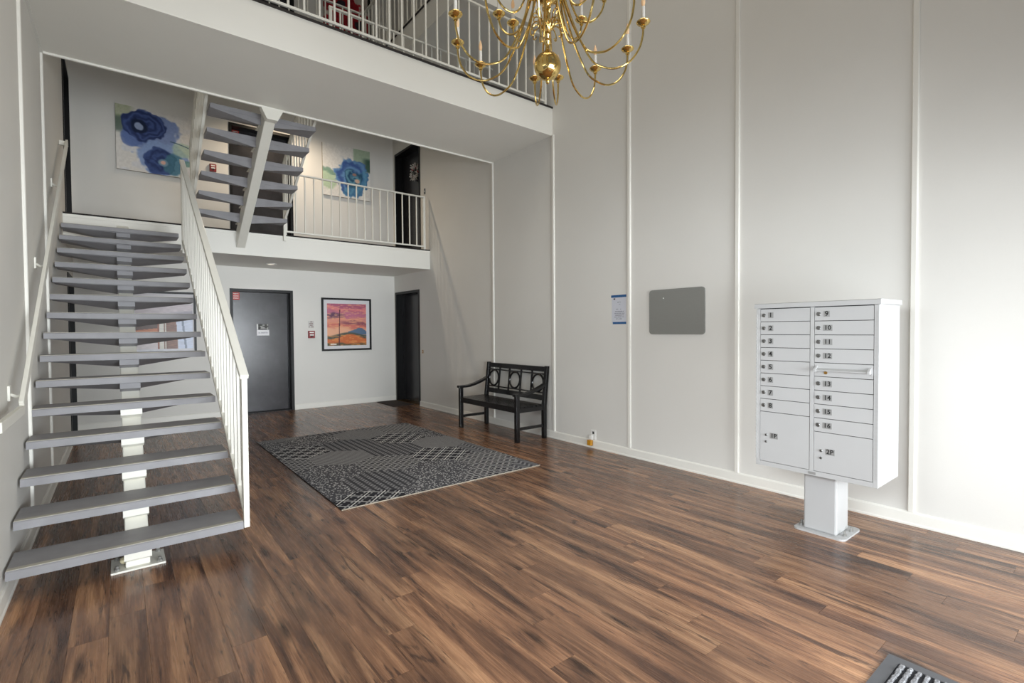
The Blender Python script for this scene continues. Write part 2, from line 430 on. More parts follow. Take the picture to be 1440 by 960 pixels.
for n_, lab in ((d1, 'dark scuffed ground floor door between staircase and sunset print'), (d2, 'dark balcony door behind the upper staircase'),
                (d3, 'dark door on the upper balcony'), (d4, 'black recessed door beside the corner on the ground floor'),
                (d5, 'dark balcony door with a small white and red wreath'), (d6, 'black ground floor door seen through the stair treads'),
                (d7, 'black balcony door at the top of the lower stairs')): n_['label'] = lab

# entrance glazing and tall upper window (front wall, behind the camera)
def glazing(n, op, xs, zs, lab):
    x0, x1, z0, z1 = op; y0, y1 = YF-.11, YF-.05; f = .05
    root = struct(MB().box(x0, x1, y0, y1, z0, z0+f).box(x0, x1, y0, y1, z1-f, z1).box(x0, x0+f, y0, y1, z0+f, z1-f).box(x1-f, x1, y0, y1, z0+f, z1-f).build('window_%d' % n, 'alu'), lab)
    xa = [x0+f/2]+list(xs)+[x1-f/2]; za = [z0+f/2]+list(zs)+[z1-f/2]
    for x in xs: B('mullion', 'alu', x-f/2, x+f/2, y0, y1, z0+f, z1-f, root)
    for z in zs:
        for i in range(len(xa)-1): B('transom', 'alu', xa[i]+f/2, xa[i+1]-f/2, y0, y1, z-f/2, z+f/2, root)
    for i in range(len(xa)-1):
        for j in range(len(za)-1):
            B('pane', 'glass', xa[i]+f/2, xa[i+1]-f/2, YF-.083, YF-.077, za[j]+f/2, za[j+1]-f/2, root)
glazing(1, WL, (1.0, 2.05, 3.15), (), 'entrance glazing in the front wall')
sw_ = MB()
for z_ in (WS[2], WS[3]-.05): sw_.box(XL-.12, XL-.06, WS[0], WS[1], z_, z_+.05)
for y_ in (WS[0], WS[1]-.05): sw_.box(XL-.12, XL-.06, y_, y_+.05, WS[2]+.05, WS[3]-.05)
sw_ = struct(sw_.build('window_4', 'alu'), 'added side window, out of view, in the left wall near the entrance')  # unseen window, added to let the side fill in
B('mullion', 'alu', XL-.12, XL-.06, .825, .875, WS[2]+.05, WS[3]-.05, sw_)
for y_ in ((WS[0]+.05, .825), (.875, WS[1]-.05)): B('pane', 'glass', XL-.093, XL-.087, y_[0], y_[1], WS[2]+.05, WS[3]-.05, sw_)
glazing(2, WU, (.95, 2.0, 3.05), (4.6, 6.0), 'tall window above the entrance')

# ================================================================== STAIRS
def tread_mesh(hw, depth, name='tread'):
    """origin at nose centre top; runs +Y"""
    b = MB(); t = .048
    b.prism([(0, -t), (depth, -t), (depth, 0), (.006, 0), (0, -.005)], 'X', -hw, hw)
    return b.mesh(name, 'tread', origin=(0, 0, 0))[0]
def gusset_mesh(hw, depth, sgn=1):
    """tapered underside: flush behind the nose, deepest at the centre of the back edge"""
    t = .048; c = .07; g = .075; y0, y1 = sgn*.03, sgn*(depth-.004); e = .004
    vs = [(-hw+e, y0, -t), (-c, y0, -t-.006), (c, y0, -t-.006), (hw-e, y0, -t), (-hw+e, y1, -t), (-c, y1, -t-g), (c, y1, -t-g), (hw-e, y1, -t)]
    return MB().add(vs, [(0,1,5,4), (1,2,6,5), (2,3,7,6), (4,5,6,7), (3,2,1,0), (0,4,7,3)]).mesh('tread_support', 'tread', origin=(0, 0, 0))[0]
def nosing_mesh(hw):
    return MB().box(-hw+.002, hw-.002, .008, .044, 0, .003).mesh('nosing_strip', 'nose', origin=(0, 0, 0))[0]

# lower flight
R1, RUN1, Y01 = .1765, .28, 3.63
XC1, HW1 = .064, .551
st = thing('staircase', 'long open-riser staircase with grey treads rising along the left wall', 'staircase', (XC1, 3.9, 0))
tm, gm, nm = tread_mesh(HW1, .30), gusset_mesh(HW1, .30), nosing_mesh(HW1)
for n in range(1, 16):
    loc = Vector((XC1, Y01+RUN1*(n-1), R1*n))
    t = place('tread', tm, loc, st); place('tread_support', gm, loc, t); place('nosing_strip', nm, loc, t)
sl = R1/RUN1
def sz(y): return R1-.10+sl*(y-(Y01+.15))
ytop = Y2-.001
poly = [(3.735, .012), (3.735, sz(3.735)-.004), (ytop, sz(ytop)), (ytop, sz(ytop)-.26)]
yb = Y01+.15+(.26+.012-R1+.10)/sl
poly.append((yb, .012))
so = MB().prism(poly, 'X', XC1-.06, XC1+.06).build('stringer', 'steel', st, bevel=.006)
for n in range(1, 16):
    y = Y01+RUN1*(n-1)+.15; z = R1*n-.10
    y -= .15; z += .10
    MB().prism([(y+.035, z-.0555), (y+.262, z-.112), (y+.262, z-.125), (y+.10, z-.125), (y+.035, z-.098)], 'X', XC1-.066, XC1+.066).build('saddle_plate', 'steel' if n < 6 else 'tread', so)  # upper saddles use tread grey to stand for shade on white steel
bp = B('base_plate', 'steel', -.065, .20, 3.70, 3.93, .0005, .0125, st, bevel=.002)
for x in (-.035, .17):
    for y in (3.73, 3.90):
        MB().lathe([(.014, 0), (.014, .012), (.009, .014), (.009, .026), (.003, .028)], (x, y, .0125), 8).build('bolt', 'zinc', bp)
MB().ball((-.002, 3.80, .040), .022, 12).build('weld_bead', 'pinkc', bp, smooth=True)

def stair_railing(parent, X, ya, za, yb_, zb_, ba, bb, step, name='railing', posts=()):
    """top rail from (ya,za) to (yb_,zb_); bottom rail z = ba + bb*y"""
    top = MB().bar((X, ya, za), (X, yb_, zb_), .052, .030).build('railing', 'steel', parent, bevel=.004)
    lowf = lambda y: ba+bb*y
    lo, hi = min(ya, yb_), max(ya, yb_)
    MB().bar((X, lo+.05, lowf(lo+.05)), (X, hi, lowf(hi)), .030, .022).build('bottom_rail', 'steel', top)
    y = lo+step*.8
    while y < hi-.03:
        zt = za+(zb_-za)*(y-ya)/(yb_-ya)
        MB().box(X-.0085, X+.0085, y-.0085, y+.0085, lowf(y), zt-.012).build('baluster', 'steel', top)
        y += step
    for (py, p0, p1) in posts:
        MB().box(X-.017, X+.017, py-.017, py+.017, p0, p1).build('post', 'steel', top, bevel=.003)
    return top
XS1 = XC1+HW1+.021
stair_railing(st, XS1, 3.635, 1.115, 7.24, 3.475, .345-.646*3.865, .646, .13, posts=((3.652, .13, 1.105), (7.22, 2.36, 3.45)))

# upper flight (2nd floor balcony up to half landing, climbing towards the viewer)
R2, RUN2 = (ZMT-Z2T)/8, .276
XC2, HW2 = 1.39, .56
s2 = thing('staircase', 'short upper flight of grey treads on a single white beam below the half landing', 'staircase', (XC2, 7.9, Z2T))
b = MB(); b.prism([(0, -.048), (-.28, -.048), (-.28, 0), (-.006, 0), (0, -.005)], 'X', -HW2, HW2); tm2 = b.mesh('tread', 'tread', origin=(0,0,0))[0]
gm2 = gusset_mesh(HW2, .28, -1)
for kk in range(1, 8):
    loc = Vector((XC2, Y2-.012-RUN2*(kk-1), Z2T+R2*kk))
    t = place('tread', tm2, loc, s2); place('tread_support', gm2, loc, t)
def sz2(y): return Z2T+R2-.10+(R2/RUN2)*((Y2-.15)-y)
yA, yB_ = YN+.014, Y2-.011
so2 = MB().prism([(yA, sz2(yA)), (yB_, sz2(yB_)), (yB_, sz2(yB_)-.24), (yA, sz2(yA)-.24)], 'X', XC2-.055, XC2+.055).build('stringer', 'steel', s2, bevel=.005)
# flared head plate that bolts the beam to the half landing
zt_ = sz2(yA+.02)-.245
MB().prism([(XC2-.056, zt_-.04), (XC2+.056, zt_-.04), (XC2+.115, ZMB-.019), (XC2-.115, ZMB-.019)], 'Y', YN-.03, YN+.06).build('head_plate', 'steel', so2)
for kk in range(1, 8):
    y = Y2-.012-RUN2*(kk-1)-.14; z = Z2T+R2*kk-.10
    B('saddle_plate', 'steel', XC2-.068, XC2+.068, y-.10, y+.10, z-.012, z-.0005, so2)
for X in (XC2-HW2-.021, XC2+HW2+.021):
    zs_ = Z2T+.93; slp = R2/RUN2
    stair_railing(s2, X, Y2-.06, Z2T+1.0, YN+.05, Z2T+1.0+slp*(Y2-.06-YN-.05), Z2T+.20+slp*(Y2-.06), -slp, .13, posts=((Y2-.05, Z2T-.10, Z2T+1.0),))

# landing railings
def rail_x(name, label, cat_loc, X0, X1, Y, zf, ht, hb, step, posts, first=None, group=None):
    t = thing(name, label, 'railing', (cat_loc[0], Y, zf))
    B('top_rail', 'steel', X0, X1, Y-.02, Y+.02, zf+ht-.022, zf+ht, t, bevel=.003)
    B('bottom_rail', 'steel', X0, X1, Y-.010, Y+.010, zf+hb, zf+hb+.024, t)
    me = MB().box(-.0085, .0085, -.0085, .0085, 0, ht-.022-hb-.024).mesh('baluster', 'steel', origin=(0,0,0))[0]
    x = (first if first is not None else X0+step)
    while x < X1-.02:
        place('baluster', me, Vector((x, Y, zf+hb+.024)), t); x += step
    for x in posts: B('post', 'steel', x-.017, x+.017, Y-.017, Y+.017, zf, zf+ht-.004, t)
    return t
rail_x('balcony_railing', 'white balcony railing running in front of the single blue rose canvas', (3.1,), 1.985, 4.355, Y2+.03, Z2T, .945, .045, .1355, (2.0, 4.338), first=2.02)
rail_x('landing_railing', 'white railing on the front edge of the half landing behind chandelier', (2.0,), XL+.03, 4.335, YM+.02, ZMT, .87, .04, .138, (4.318,), first=-.41)
rail_x('landing_railing', 'white railing on the back edge of the half landing, right of the upper flight', (3.1,), 2.02, XR-.03, YN-.05, ZMT, .985, .05, .137, (2.04,), None)
rail_x('landing_railing', 'short white railing on the back edge of the half landing, left of the upper flight', (.1,), XL+.02, .76, YN-.05, ZMT, .985, .05, .137, (.74,), None)
rail_x('balcony_railing', 'white upper balcony railing in front of the red painting', (1.4,), XL+.03, 3.25, Y2+.03, Z3T, .945, .045, .1355, (3.262,), None)
t = thing('walkway_railing', 'white railing along the upper walkway beside the right wall', 'railing', (3.262, 6.5, Z3T))
B('top_rail', 'steel', 3.242, 3.282, 4.98, Y2+.0, Z3T+.923, Z3T+.945, t); B('bottom_rail', 'steel', 3.252, 3.272, 4.98, Y2+.0, Z3T+.045, Z3T+.069, t)
bm_ = MB().box(-.0085, .0085, -.0085, .0085, 0, .854).mesh('baluster', 'steel', origin=(0,0,0))[0]
y = 5.0
while y < Y2-.03: place('baluster', bm_, Vector((3.262, y, Z3T+.069)), t); y += .135

# wall handrail on the left
hr = thing('handrail', 'cream wall handrail sloping up the left wall beside the stairs', 'handrail', (-.44, 5.8, 1.0))
XH = -.432
rl = MB().bar((XH, 3.86, 1.005), (XH, 7.80, 3.62), .022, .068).build('rail', 'steel', hr, bevel=.003)
MB().bar((XH, 3.875, .985), (XH, 3.18, .985), .022, .050).build('level_return', 'steel', hr, bevel=.003)
MB().bar((XL+.002, 7.79, 3.60), (XH+.011, 7.79, 3.60), .05, .05).build('end_return', 'steel', hr)
for y in (3.98, 5.30, 6.72):
    z = 1.005+(3.62-1.005)*(y-3.86)/(7.80-3.86)
    MB().box(XL+.001, XL+.012, y-.03, y+.03, z-.055, z+.03).tube([(XL+.01, y, z-.02), (XL+.035, y, z-.035), (XH, y, z-.028)], .009, 8).build('bracket', 'steel', hr)

# ================================================================== CLUSTER MAILBOX
FX, BX, YR_, YL_ = 3.63, 4.03, 1.018, 1.762       # front plane, back plane, right and left side (as seen)
ZB_, ZT_ = .425, 1.585
mb = thing('cluster_mailbox', 'tall light grey pedestal mailbox cabinet with numbered doors by the right wall', 'mailbox', (3.86, 1.385, 0))
bdy = MB().box(FX+.012, BX, YR_, YL_, ZB_, ZT_-.03).build('cabinet', 'box', mb, bevel=.004)
capo = MB().prism([(FX-.012, ZT_-.034), (FX-.012, ZT_-.004), (FX, ZT_), (BX+.004, ZT_), (BX+.004, ZT_-.03), (FX+.01, ZT_-.03)], 'Y', YR_-.010, YL_+.010).build('cap', 'box', mb)
B('gap_shadow_strip', 'gap', FX+.008, FX+.013, YR_+.012, YL_-.012, ZB_+.03, ZT_-.034, mb)
fr = MB(); fr.box(FX-.002, FX+.012, YL_-.026, YL_, ZB_, ZT_-.036).box(FX-.002, FX+.012, YR_, YR_+.026, ZB_, ZT_-.036).box(FX-.002, FX+.012, YR_+.026, YL_-.026, ZB_, ZB_+.032)
YC = 1.392
fr.box(FX-.002, FX+.012, YC-.012, YC+.012, ZB_+.032, ZT_-.036)
fro = fr.build('front_frame', 'box', mb, bevel=.0015)
# hinge knuckles down both stiles
for yy in (YL_-.004, YR_+.004):
    h_ = MB(); z = ZB_+.05
    while z < ZT_-.08: h_.box(FX-.005, FX-.002, yy-.004, yy+.004, z, z+.018); z += .026
    h_.build('hinge', 'box', mb)
DT = .0915
def mdoor(y0, y1, z0, z1, num=None, parcel=False, lock=True):
    dd = MB().box(FX-.001, FX+.009, y0+.0015, y1-.0015, z0+.0018, z1-.0018).build('door', 'box', mb, bevel=.0012)
    zc = (z0+z1)/2 if not parcel else z1-(z1-z0)*.47
    if num:
        wd = .036 if len(num) == 1 else .054
        yk, yn = (y1-.026, y1-.073) if not parcel else (y1-.045, y1-.098)
        if len(num) == 2 and not parcel: yn -= .007
        rot = Matrix.Rotation(math.radians(90), 4, 'X')
        b = MB()
        n = 12
        def lk(zz, r):
            vs = [(FX-.001-h, yk+rr*math.cos(2*math.pi*i/n), zz+rr*math.sin(2*math.pi*i/n)) for rr, h in ((r, 0), (r, .004), (r*.75, .007)) for i in range(n)]
            return MB().add(vs, [(a*n+i, a*n+(i+1) % n, (a+1)*n+(i+1) % n, (a+1)*n+i) for a in range(2) for i in range(n)]+[tuple(2*n+i for i in range(n))])
        if parcel:
            lk(zc+.002, .009).build('lock', 'lock', dd); lk(zc-.046, .008).build('lock', 'lock', dd)
        else: lk(zc, .0135).build('lock', 'lock', dd)
        B('number_plate', 'plate', FX-.0022, FX-.001, yn-wd/2, yn+wd/2, zc-.0195, zc+.0195, dd)
        me = text_mesh(num, .046 if len(num) == 1 else .042, 'ink')
        o = place('number', me, Vector((FX-.0026, yn, zc)), dd)
        o.rotation_euler = (math.radians(90), 0, math.radians(-90))
    return dd
zt0 = ZT_-.038
yl0, yl1 = YC+.013, YL_-.027
for i in range(8): mdoor(yl0, yl1, zt0-DT*(i+1), zt0-DT*i, str(i+1))
mdoor(yl0, yl1, ZB_+.033, zt0-DT*8, '1P', True)
yr0, yr1 = YR_+.027, YC-.013
nn = 9
for i in range(9):
    if i == 4:
        dd = mdoor(yr0, yr1, zt0-DT*5, zt0-DT*4)
        z = zt0-DT*4-.035
        MB().prism([(FX-.001, z), (FX-.030, z-.012), (FX-.030, z-.018), (FX-.001, z-.012)], 'Y', yr0+.02, yr1-.012).build('mail_slot_hood', 'box', dd)
        for yy in (yr0+.018, yr1-.014):
            MB().prism([(FX-.001, z+.016), (FX-.034, z-.006), (FX-.034, z-.026), (FX-.001, z-.022)], 'Y', yy-.006, yy+.006).build('hood_end', 'box', dd)
        n = 12; yk = yr1-.07; zz = z-.030
        vs = [(FX-.001-h, yk+.010*math.cos(2*math.pi*j/n), zz+.010*math.sin(2*math.pi*j/n)) for h in (0, .005) for j in range(n)]
        MB().add(vs, [(j, (j+1) % n, n+(j+1) % n, n+j) for j in range(n)]+[tuple(n+j for j in range(n))]).build('lock', 'brassd', dd)
    else:
        mdoor(yr0, yr1, zt0-DT*(i+1), zt0-DT*i, str(nn)); nn += 1
mdoor(yr0, yr1, ZB_+.033, zt0-DT*9, '2P', True)
B('maker_plate', 'plate', FX-.004, FX-.002, YC-.028, YC+.018, ZB_+.008, ZB_+.024, mb)
MB().box(3.755, 3.968, 1.283, 1.49, .012, ZB_-.001).build('pedestal', 'box', mb, bevel=.012)
def rrect(x0, x1, y0, y1, r, n=5):
    pts = []
    for cx, cy, a0 in ((x1-r, y1-r, 0), (x0+r, y1-r, 90), (x0+r, y0+r, 180), (x1-r, y0+r, 270)):
        for i in range(n+1):
            a = math.radians(a0+90*i/n); pts.append((cx+r*math.cos(a), cy+r*math.sin(a)))
    return pts
bpl = MB().prism(rrect(3.715, 4.03, 1.225, 1.545, .035), 'Z', .0005, .013).build('base_plate', 'box', mb)
for x in (3.80, 3.92):
    for y in (1.25, 1.52):
        MB().lathe([(.013, 0), (.013, .014), (.008, .016), (.008, .034), (.003, .036)], (x, y, .013), 8).build('bolt', 'zinc', bpl)

# ================================================================== BENCH
bn = thing('bench', 'black slatted garden bench with three rings in its back against the right wall', 'bench', (4.12, 5.5, 0))
YA, YZ = 4.865, 6.165; XFt, XBk = 3.885, 4.335
for y in (YA, YZ):
    B('front_leg', 'bench', XFt-.026, XFt+.026, y-.026, y+.026, .001, .600, bn, bevel=.003)
    MB().prism([(XBk-.024, .001), (XBk+.024, .001), (XBk+.026, .42), (XBk+.078, .935), (XBk+.035, .935), (XBk-.026, .42)], 'Y', y-.026, y+.026).build('back_post', 'bench', bn, bevel=.003)
    arm = []
    for i in range(9):
        tt = i/8; x = XFt-.045+(XBk+.012-XFt+.045)*tt
        arm.append((x, .612+.105*max(0, (tt-.25)/.75)**1.6))
    poly = [(x, z) for x, z in arm]+[(x, z-.034) for x, z in reversed(arm)]
    MB().prism(poly, 'Y', y-.036, y+.036).build('armrest', 'bench', bn, bevel=.003)
    B('side_rail', 'bench', XFt+.026, XBk-.026, y-.016, y+.016, .370, .425, bn)
    B('stretcher', 'bench', XFt+.026, XBk-.024, y-.014, y+.014, .150, .185, bn)
B('front_apron', 'bench', XFt-.018, XFt+.018, YA+.026, YZ-.026, .372, .428, bn)
B('back_apron', 'bench', XBk-.018, XBk+.018, YA+.026, YZ-.026, .372, .425, bn)
for i in range(7):
    x = XFt-.022+.066*i
    if i == 0: B('seat_slat', 'bench', x, x+.056, YA+.028, YZ-.028, .429, .447, bn, bevel=.003)
    elif x+.056 < XBk-.026 or True:
        x1 = min(x+.056, XBk-.028)
        if x1 > x: B('seat_slat', 'bench', x, x1, YA-.020 if x > XFt+.03 and x1 < XBk-.027 else YA+.028, YZ+.020 if x > XFt+.03 and x1 < XBk-.027 else YZ-.028, .429, .447, bn, bevel=.003)
def xb(z): return XBk+.0+.0565*(z-.42)/.515
def brail(name, z0, z1, th=.022):
    return MB().prism([(xb(z0)-th/2, z0), (xb(z0)+th/2, z0), (xb(z1)+th/2, z1), (xb(z1)-th/2, z1)], 'Y', YA+.026, YZ-.026).build(name, 'bench', bn)
brail('top_back_rail', .862, .925, .026); brail('upper_thin_rail', .822, .837, .018); brail('lower_thin_rail', .578, .593, .018); brail('lower_back_rail', .490, .555, .024)
span = YZ-YA-.052; cw = .262; gw = (span-3*cw)/2
ys_ = []; y = YA+.026
for i in range(3):
    yc = y+cw/2
    pts = [(xb(.708+.112*math.sin(a))-.0, yc+.112*math.cos(a), .708+.112*math.sin(a)) for a in [2*math.pi*j/28 for j in range(28)]]
    MB().tube(pts, .0130, 8, closed=True).build('back_ring', 'bench', bn, smooth=True)
    y += cw
    if i < 2: ys_ += [y, y+gw]; y += gw
for y in ys_:
    MB().prism([(xb(.555)-.008, .555), (xb(.555)+.008, .555), (xb(.862)+.008, .862), (xb(.862)-.008, .862)], 'Y', y-.011, y+.011).build('back_spindle', 'bench', bn)

# ================================================================== RUGS AND MATS
def rug_mats():
    out = []
    def base(name, fn):
        t = NT(name); p = t.pos(); sep = t.n('ShaderNodeSeparateXYZ'); t.put(sep.inputs[0], p)
        x, y = sep.outputs[0], sep.outputs[1]
        v = fn(t, x, y, p)
        nz = t.noise(p, 260, 2)
        v = t.math('ADD', t.math('MULTIPLY', v, .85), t.math('MULTIPLY', nz, .22))
        t.put(t.b.inputs['Base Color'], t.ramp(v, [(.10, lin((44, 44, 49))), (.45, lin((112, 112, 116))), (.95, lin((215, 214, 212)))]))
        t.b.inputs['Roughness'].default_value = .95; t.b.inputs['Specular IOR Level'].default_value = .1
        M[name] = t.m; out.append(name)
    def fr_(t, v): return t.math('FRACT', v)
    def tri(t, v): return t.math('ABSOLUTE', t.math('SUBTRACT', t.math('FRACT', v), .5))      # 0..0.5
    def gt(t, a, b): return t.math('GREATER_THAN', a, b)
    base('rug_fine_stripe', lambda t, x, y, p: t.math('MULTIPLY', gt(t, tri(t, t.math('MULTIPLY', t.math('ADD', x, t.math('MULTIPLY', y, .6)), 27)), .22), .60))
    def weave(t, x, y, p):
        row = t.math('MULTIPLY', y, 22); sh = t.math('MULTIPLY', t.math('FLOOR', row), .5)
        a = gt(t, tri(t, t.math('ADD', t.math('MULTIPLY', x, 12), sh)), .18); b2 = gt(t, tri(t, row), .22)
        return t.math('MULTIPLY', t.math('MULTIPLY', a, b2), .75)
    base('rug_dash_weave', weave)
    def lattice(t, x, y, p):
        u = t.math('MULTIPLY', t.math('ADD', x, y), 5.6); v = t.math('MULTIPLY', t.math('SUBTRACT', x, y), 5.6)
        a = gt(t, tri(t, u), .455); b2 = gt(t, tri(t, v), .455)
        c2 = t.math('MULTIPLY', t.math('MULTIPLY', gt(t, .27, tri(t, t.math('MULTIPLY', u, 2))), gt(t, .13, tri(t, t.math('MULTIPLY', v, 2)))), .6)
        return t.math('MAXIMUM', t.math('MAXIMUM', a, b2), c2)
    base('rug_lattice', lattice)
    def speck(t, x, y, p):
        v = t.n('ShaderNodeTexVoronoi'); t.put(v.inputs['Vector'], p); v.inputs['Scale'].default_value = 42
        return t.math('ADD', t.math('MULTIPLY', t.math('LESS_THAN', v.outputs['Distance'], .36), .62), .16)
    base('rug_speckle', speck)
    def chev(t, x, y, p):
        z = t.math('ADD', t.math('MULTIPLY', y, 15), t.math('MULTIPLY', tri(t, t.math('MULTIPLY', x, 7)), 2))
        return t.math('ADD', t.math('MULTIPLY', gt(t, tri(t, z), .28), .36), .14)
    base('rug_chevron', chev)
    def cols_(t, x, y, p):
        a = gt(t, tri(t, t.math('MULTIPLY', x, 14)), .20); b2 = gt(t, tri(t, t.math('ADD', t.math('MULTIPLY', y, 20), t.math('MULTIPLY', t.math('FLOOR', t.math('MULTIPLY', x, 14)), .5))), .2)
        return t.math('ADD', t.math('MULTIPLY', t.math('MULTIPLY', a, b2), .42), .08)
    base('rug_dark_brick', cols_)
    return out
rm = rug_mats()
RX0, RX1, RY0, RY1 = 1.35, 3.42, 3.905, 7.005
def clip(poly, ax, val, keep_less):
    out = []
    for i in range(len(poly)):
        a, b2 = poly[i], poly[(i+1) % len(poly)]
        ina = (a[ax] <= val) if keep_less else (a[ax] >= val); inb = (b2[ax] <= val) if keep_less else (b2[ax] >= val)
        if ina: out.append(a)
        if ina != inb:
            tt = (val-a[ax])/(b2[ax]-a[ax]); out.append((a[0]+(b2[0]-a[0])*tt, a[1]+(b2[1]-a[1])*tt))
    return out
b = MB(); hs = .36     # hexagon circumradius
RUGP = [[3, 5, 0, 2, 4, 1, 3], [2, 3, 5, 3, 1, 4, 0], [2, 2, 3, 1, 4, 0, 5], [4, 3, 5, 3, 1, 0, 2], [3, 3, 1, 2, 4, 5, 3],
        [1, 1, 0, 5, 0, 1, 4], [2, 2, 5, 2, 3, 2, 5], [0, 3, 3, 0, 1, 5, 2], [0, 0, 5, 1, 3, 4, 2], [1, 4, 2, 5, 0, 3, 1]]
for r in range(-1, 9):
    for q in range(-1, 6):
        cx = 1.915-.6235+q*hs*math.sqrt(3)+(hs*math.sqrt(3)/2 if r % 2 else 0); cy = 5.53+(r-4)*hs*1.5
        poly = [(cx+hs*math.cos(math.radians(30+60*i)), cy+hs*math.sin(math.radians(30+60*i))) for i in range(6)]
        for ax, val, kl in ((0, RX0, False), (0, RX1, True), (1, RY0, False), (1, RY1, True)):
            if poly: poly = clip(poly, ax, val, kl)
        if len(poly) > 2:
            b.add([(x, y, .0085) for x, y in poly], [tuple(range(len(poly)))], RUGP[(r+1) % 10][(q+1) % 7])
rug = b.build('area_rug', rm)
tag(rug, 'large black and grey hexagon patchwork area rug on the wood floor', 'rug')
B('backing', 'ribd', RX0-.001, RX1+.001, RY0, RY1, .0006, .0082, rug)
B('hem', 'canvas', RX0, RX1, RY0-.004, RY0, .0006, .0088, rug)

mt = thing('entrance_mat', 'grey ribbed entrance mat with rubber border in the near foreground', 'mat', (2.0, .25, 0))
MX0, MX1, MY0, MY1 = 1.38, 2.584, -.15, .678
bd = .045
MB().box(MX0, MX1, MY1-bd, MY1, .0005, .006).box(MX0, MX1, MY0, MY0+bd, .0005, .006).box(MX0, MX0+bd, MY0+bd, MY1-bd, .0005, .006).box(MX1-bd, MX1, MY0+bd, MY1-bd, .0005, .006).build('border', 'rubber', mt)
B('base', 'ribd', MX0+bd, MX1-bd, MY0+bd, MY1-bd, .0005, .005, mt)
nr = 26; pitch = (MY1-MY0-2*bd)/nr
rng = np.random.RandomState(5)
for i in range(nr):
    y0 = MY0+bd+pitch*(i+.18); y1 = y0+pitch*.62
    vs, fs = [], []; N = 110
    for j in range(N+1):
        x = MX0+bd+.004+(MX1-MX0-2*bd-.008)*j/N; e = rng.uniform(-.0022, .0022, 3)
        vs += [(x, y0+e[0], .005), (x, y0+.004+e[0], .0105+e[2]), (x, y1-.004+e[1], .0105+e[2]), (x, y1+e[1], .005)]
    for j in range(N): fs += [(4*j+k, 4*(j+1)+k, 4*(j+1)+k+1, 4*j+k+1) for k in range(3)]
    MB().add(vs, fs).build('rib', 'ribl', mt)
dm = thing('door_mat', 'small dark brown mat in front of the recessed corner door', 'mat', (4.18, 9.03, 0))
B('pile', 'coir', 3.99, 4.40, 8.66, 9.42, .003, .009, dm); B('backing', 'ribd', 3.985, 4.405, 8.655, 9.425, .0005, .003, dm)

# ================================================================== CHANDELIER
AX, AY = 2.118, 2.327
ch = thing('chandelier', 'large polished brass chandelier with curved candle arms hanging in the hall', 'chandelier', (AX, AY, 2.95))
MB().ball((AX, AY, 3.039), .0835, 28).build('ball', 'brass', ch, smooth=True)
MB().lathe([(.002, -.030), (.008, -.026), (.013, -.016), (.010, -.006), (.016, 0), (.022, .006), (.016, .012)], (AX, AY, 2.958), 16).build('finial', 'brass', ch, smooth=True)
prof = [(.022, 3.112), (.030, 3.118), (.022, 3.128), (.014, 3.138), (.012, 3.165), (.020, 3.175), (.024, 3.185), (.018, 3.197), (.013, 3.205), (.018, 3.215), (.024, 3.225), (.018, 3.236),
        (.014, 3.245), (.030, 3.262), (.036, 3.275), (.030, 3.290), (.015, 3.30), (.012, 3.33), (.019, 3.345), (.022, 3.36), (.016, 3.375), (.012, 3.39), (.018, 3.405), (.026, 3.415), (.040, 3.428), (.066, 3.44), (.070, 3.47), (.060, 3.50), (.03, 3.52),
        (.016, 3.54), (.022, 3.60), (.030, 3.66), (.020, 3.70), (.034, 3.71), (.052, 3.72), (.056, 3.75), (.045, 3.78), (.02, 3.80), (.015, 3.86), (.03, 3.92), (.05, 3.98), (.03, 4.05), (.012, 4.08), (.010, 4.12)]
MB().lathe([(r, z) for r, z in prof], (AX, AY, 0), 20).build('column', 'brass', ch, smooth=True)
# hanging chain and canopy
z = 4.10; i = 0
link = []
cm = MB().tube([(.012*math.cos(a), 0, .030*math.sin(a)) for a in [2*math.pi*j/14 for j in range(14)]], .0035, 6, closed=True).mesh('chain_link', 'brass', smooth=True, origin=(0, 0, 0))[0]
zz = 4.135
while zz < ZC-.055:
    o = place('chain_link', cm, Vector((AX, AY, zz)), ch); o.rotation_euler = (0, 0, math.radians(90*(i % 2))); i += 1; zz += .047
MB().lathe([(.012, -.075), (.03, -.06), (.06, -.03), (.075, -.002)], (AX, AY, ZC+.02), 20).build('canopy', 'brass', ch, smooth=True)
def catmull(P, n=6):
    out = []
    for i in range(len(P)-1):
        p0, p1, p2, p3 = P[max(i-1, 0)], P[i], P[i+1], P[min(i+2, len(P)-1)]
        for j in range(n):
            t_ = j/n
            out.append(tuple(.5*((2*b_)+(-a_+c_)*t_+(2*a_-5*b_+4*c_-d_)*t_*t_+(-a_+3*b_-3*c_+d_)*t_**3) for a_, b_, c_, d_ in zip(p0, p1, p2, p3)))
    return out+[P[-1]]
LOWP = [(.060, 3.465), (.085, 3.49), (.105, 3.445), (.125, 3.38), (.158, 3.285), (.215, 3.15), (.275, 3.045), (.335, 3.005), (.415, 2.990), (.495, 3.022), (.552, 3.095), (.573, 3.170), (.576, 3.222)]
UPP = [(.045, 3.745), (.065, 3.765), (.085, 3.71), (.115, 3.58), (.145, 3.44), (.185, 3.345), (.235, 3.312), (.290, 3.325), (.335, 3.375), (.355, 3.43), (.356, 3.450)]
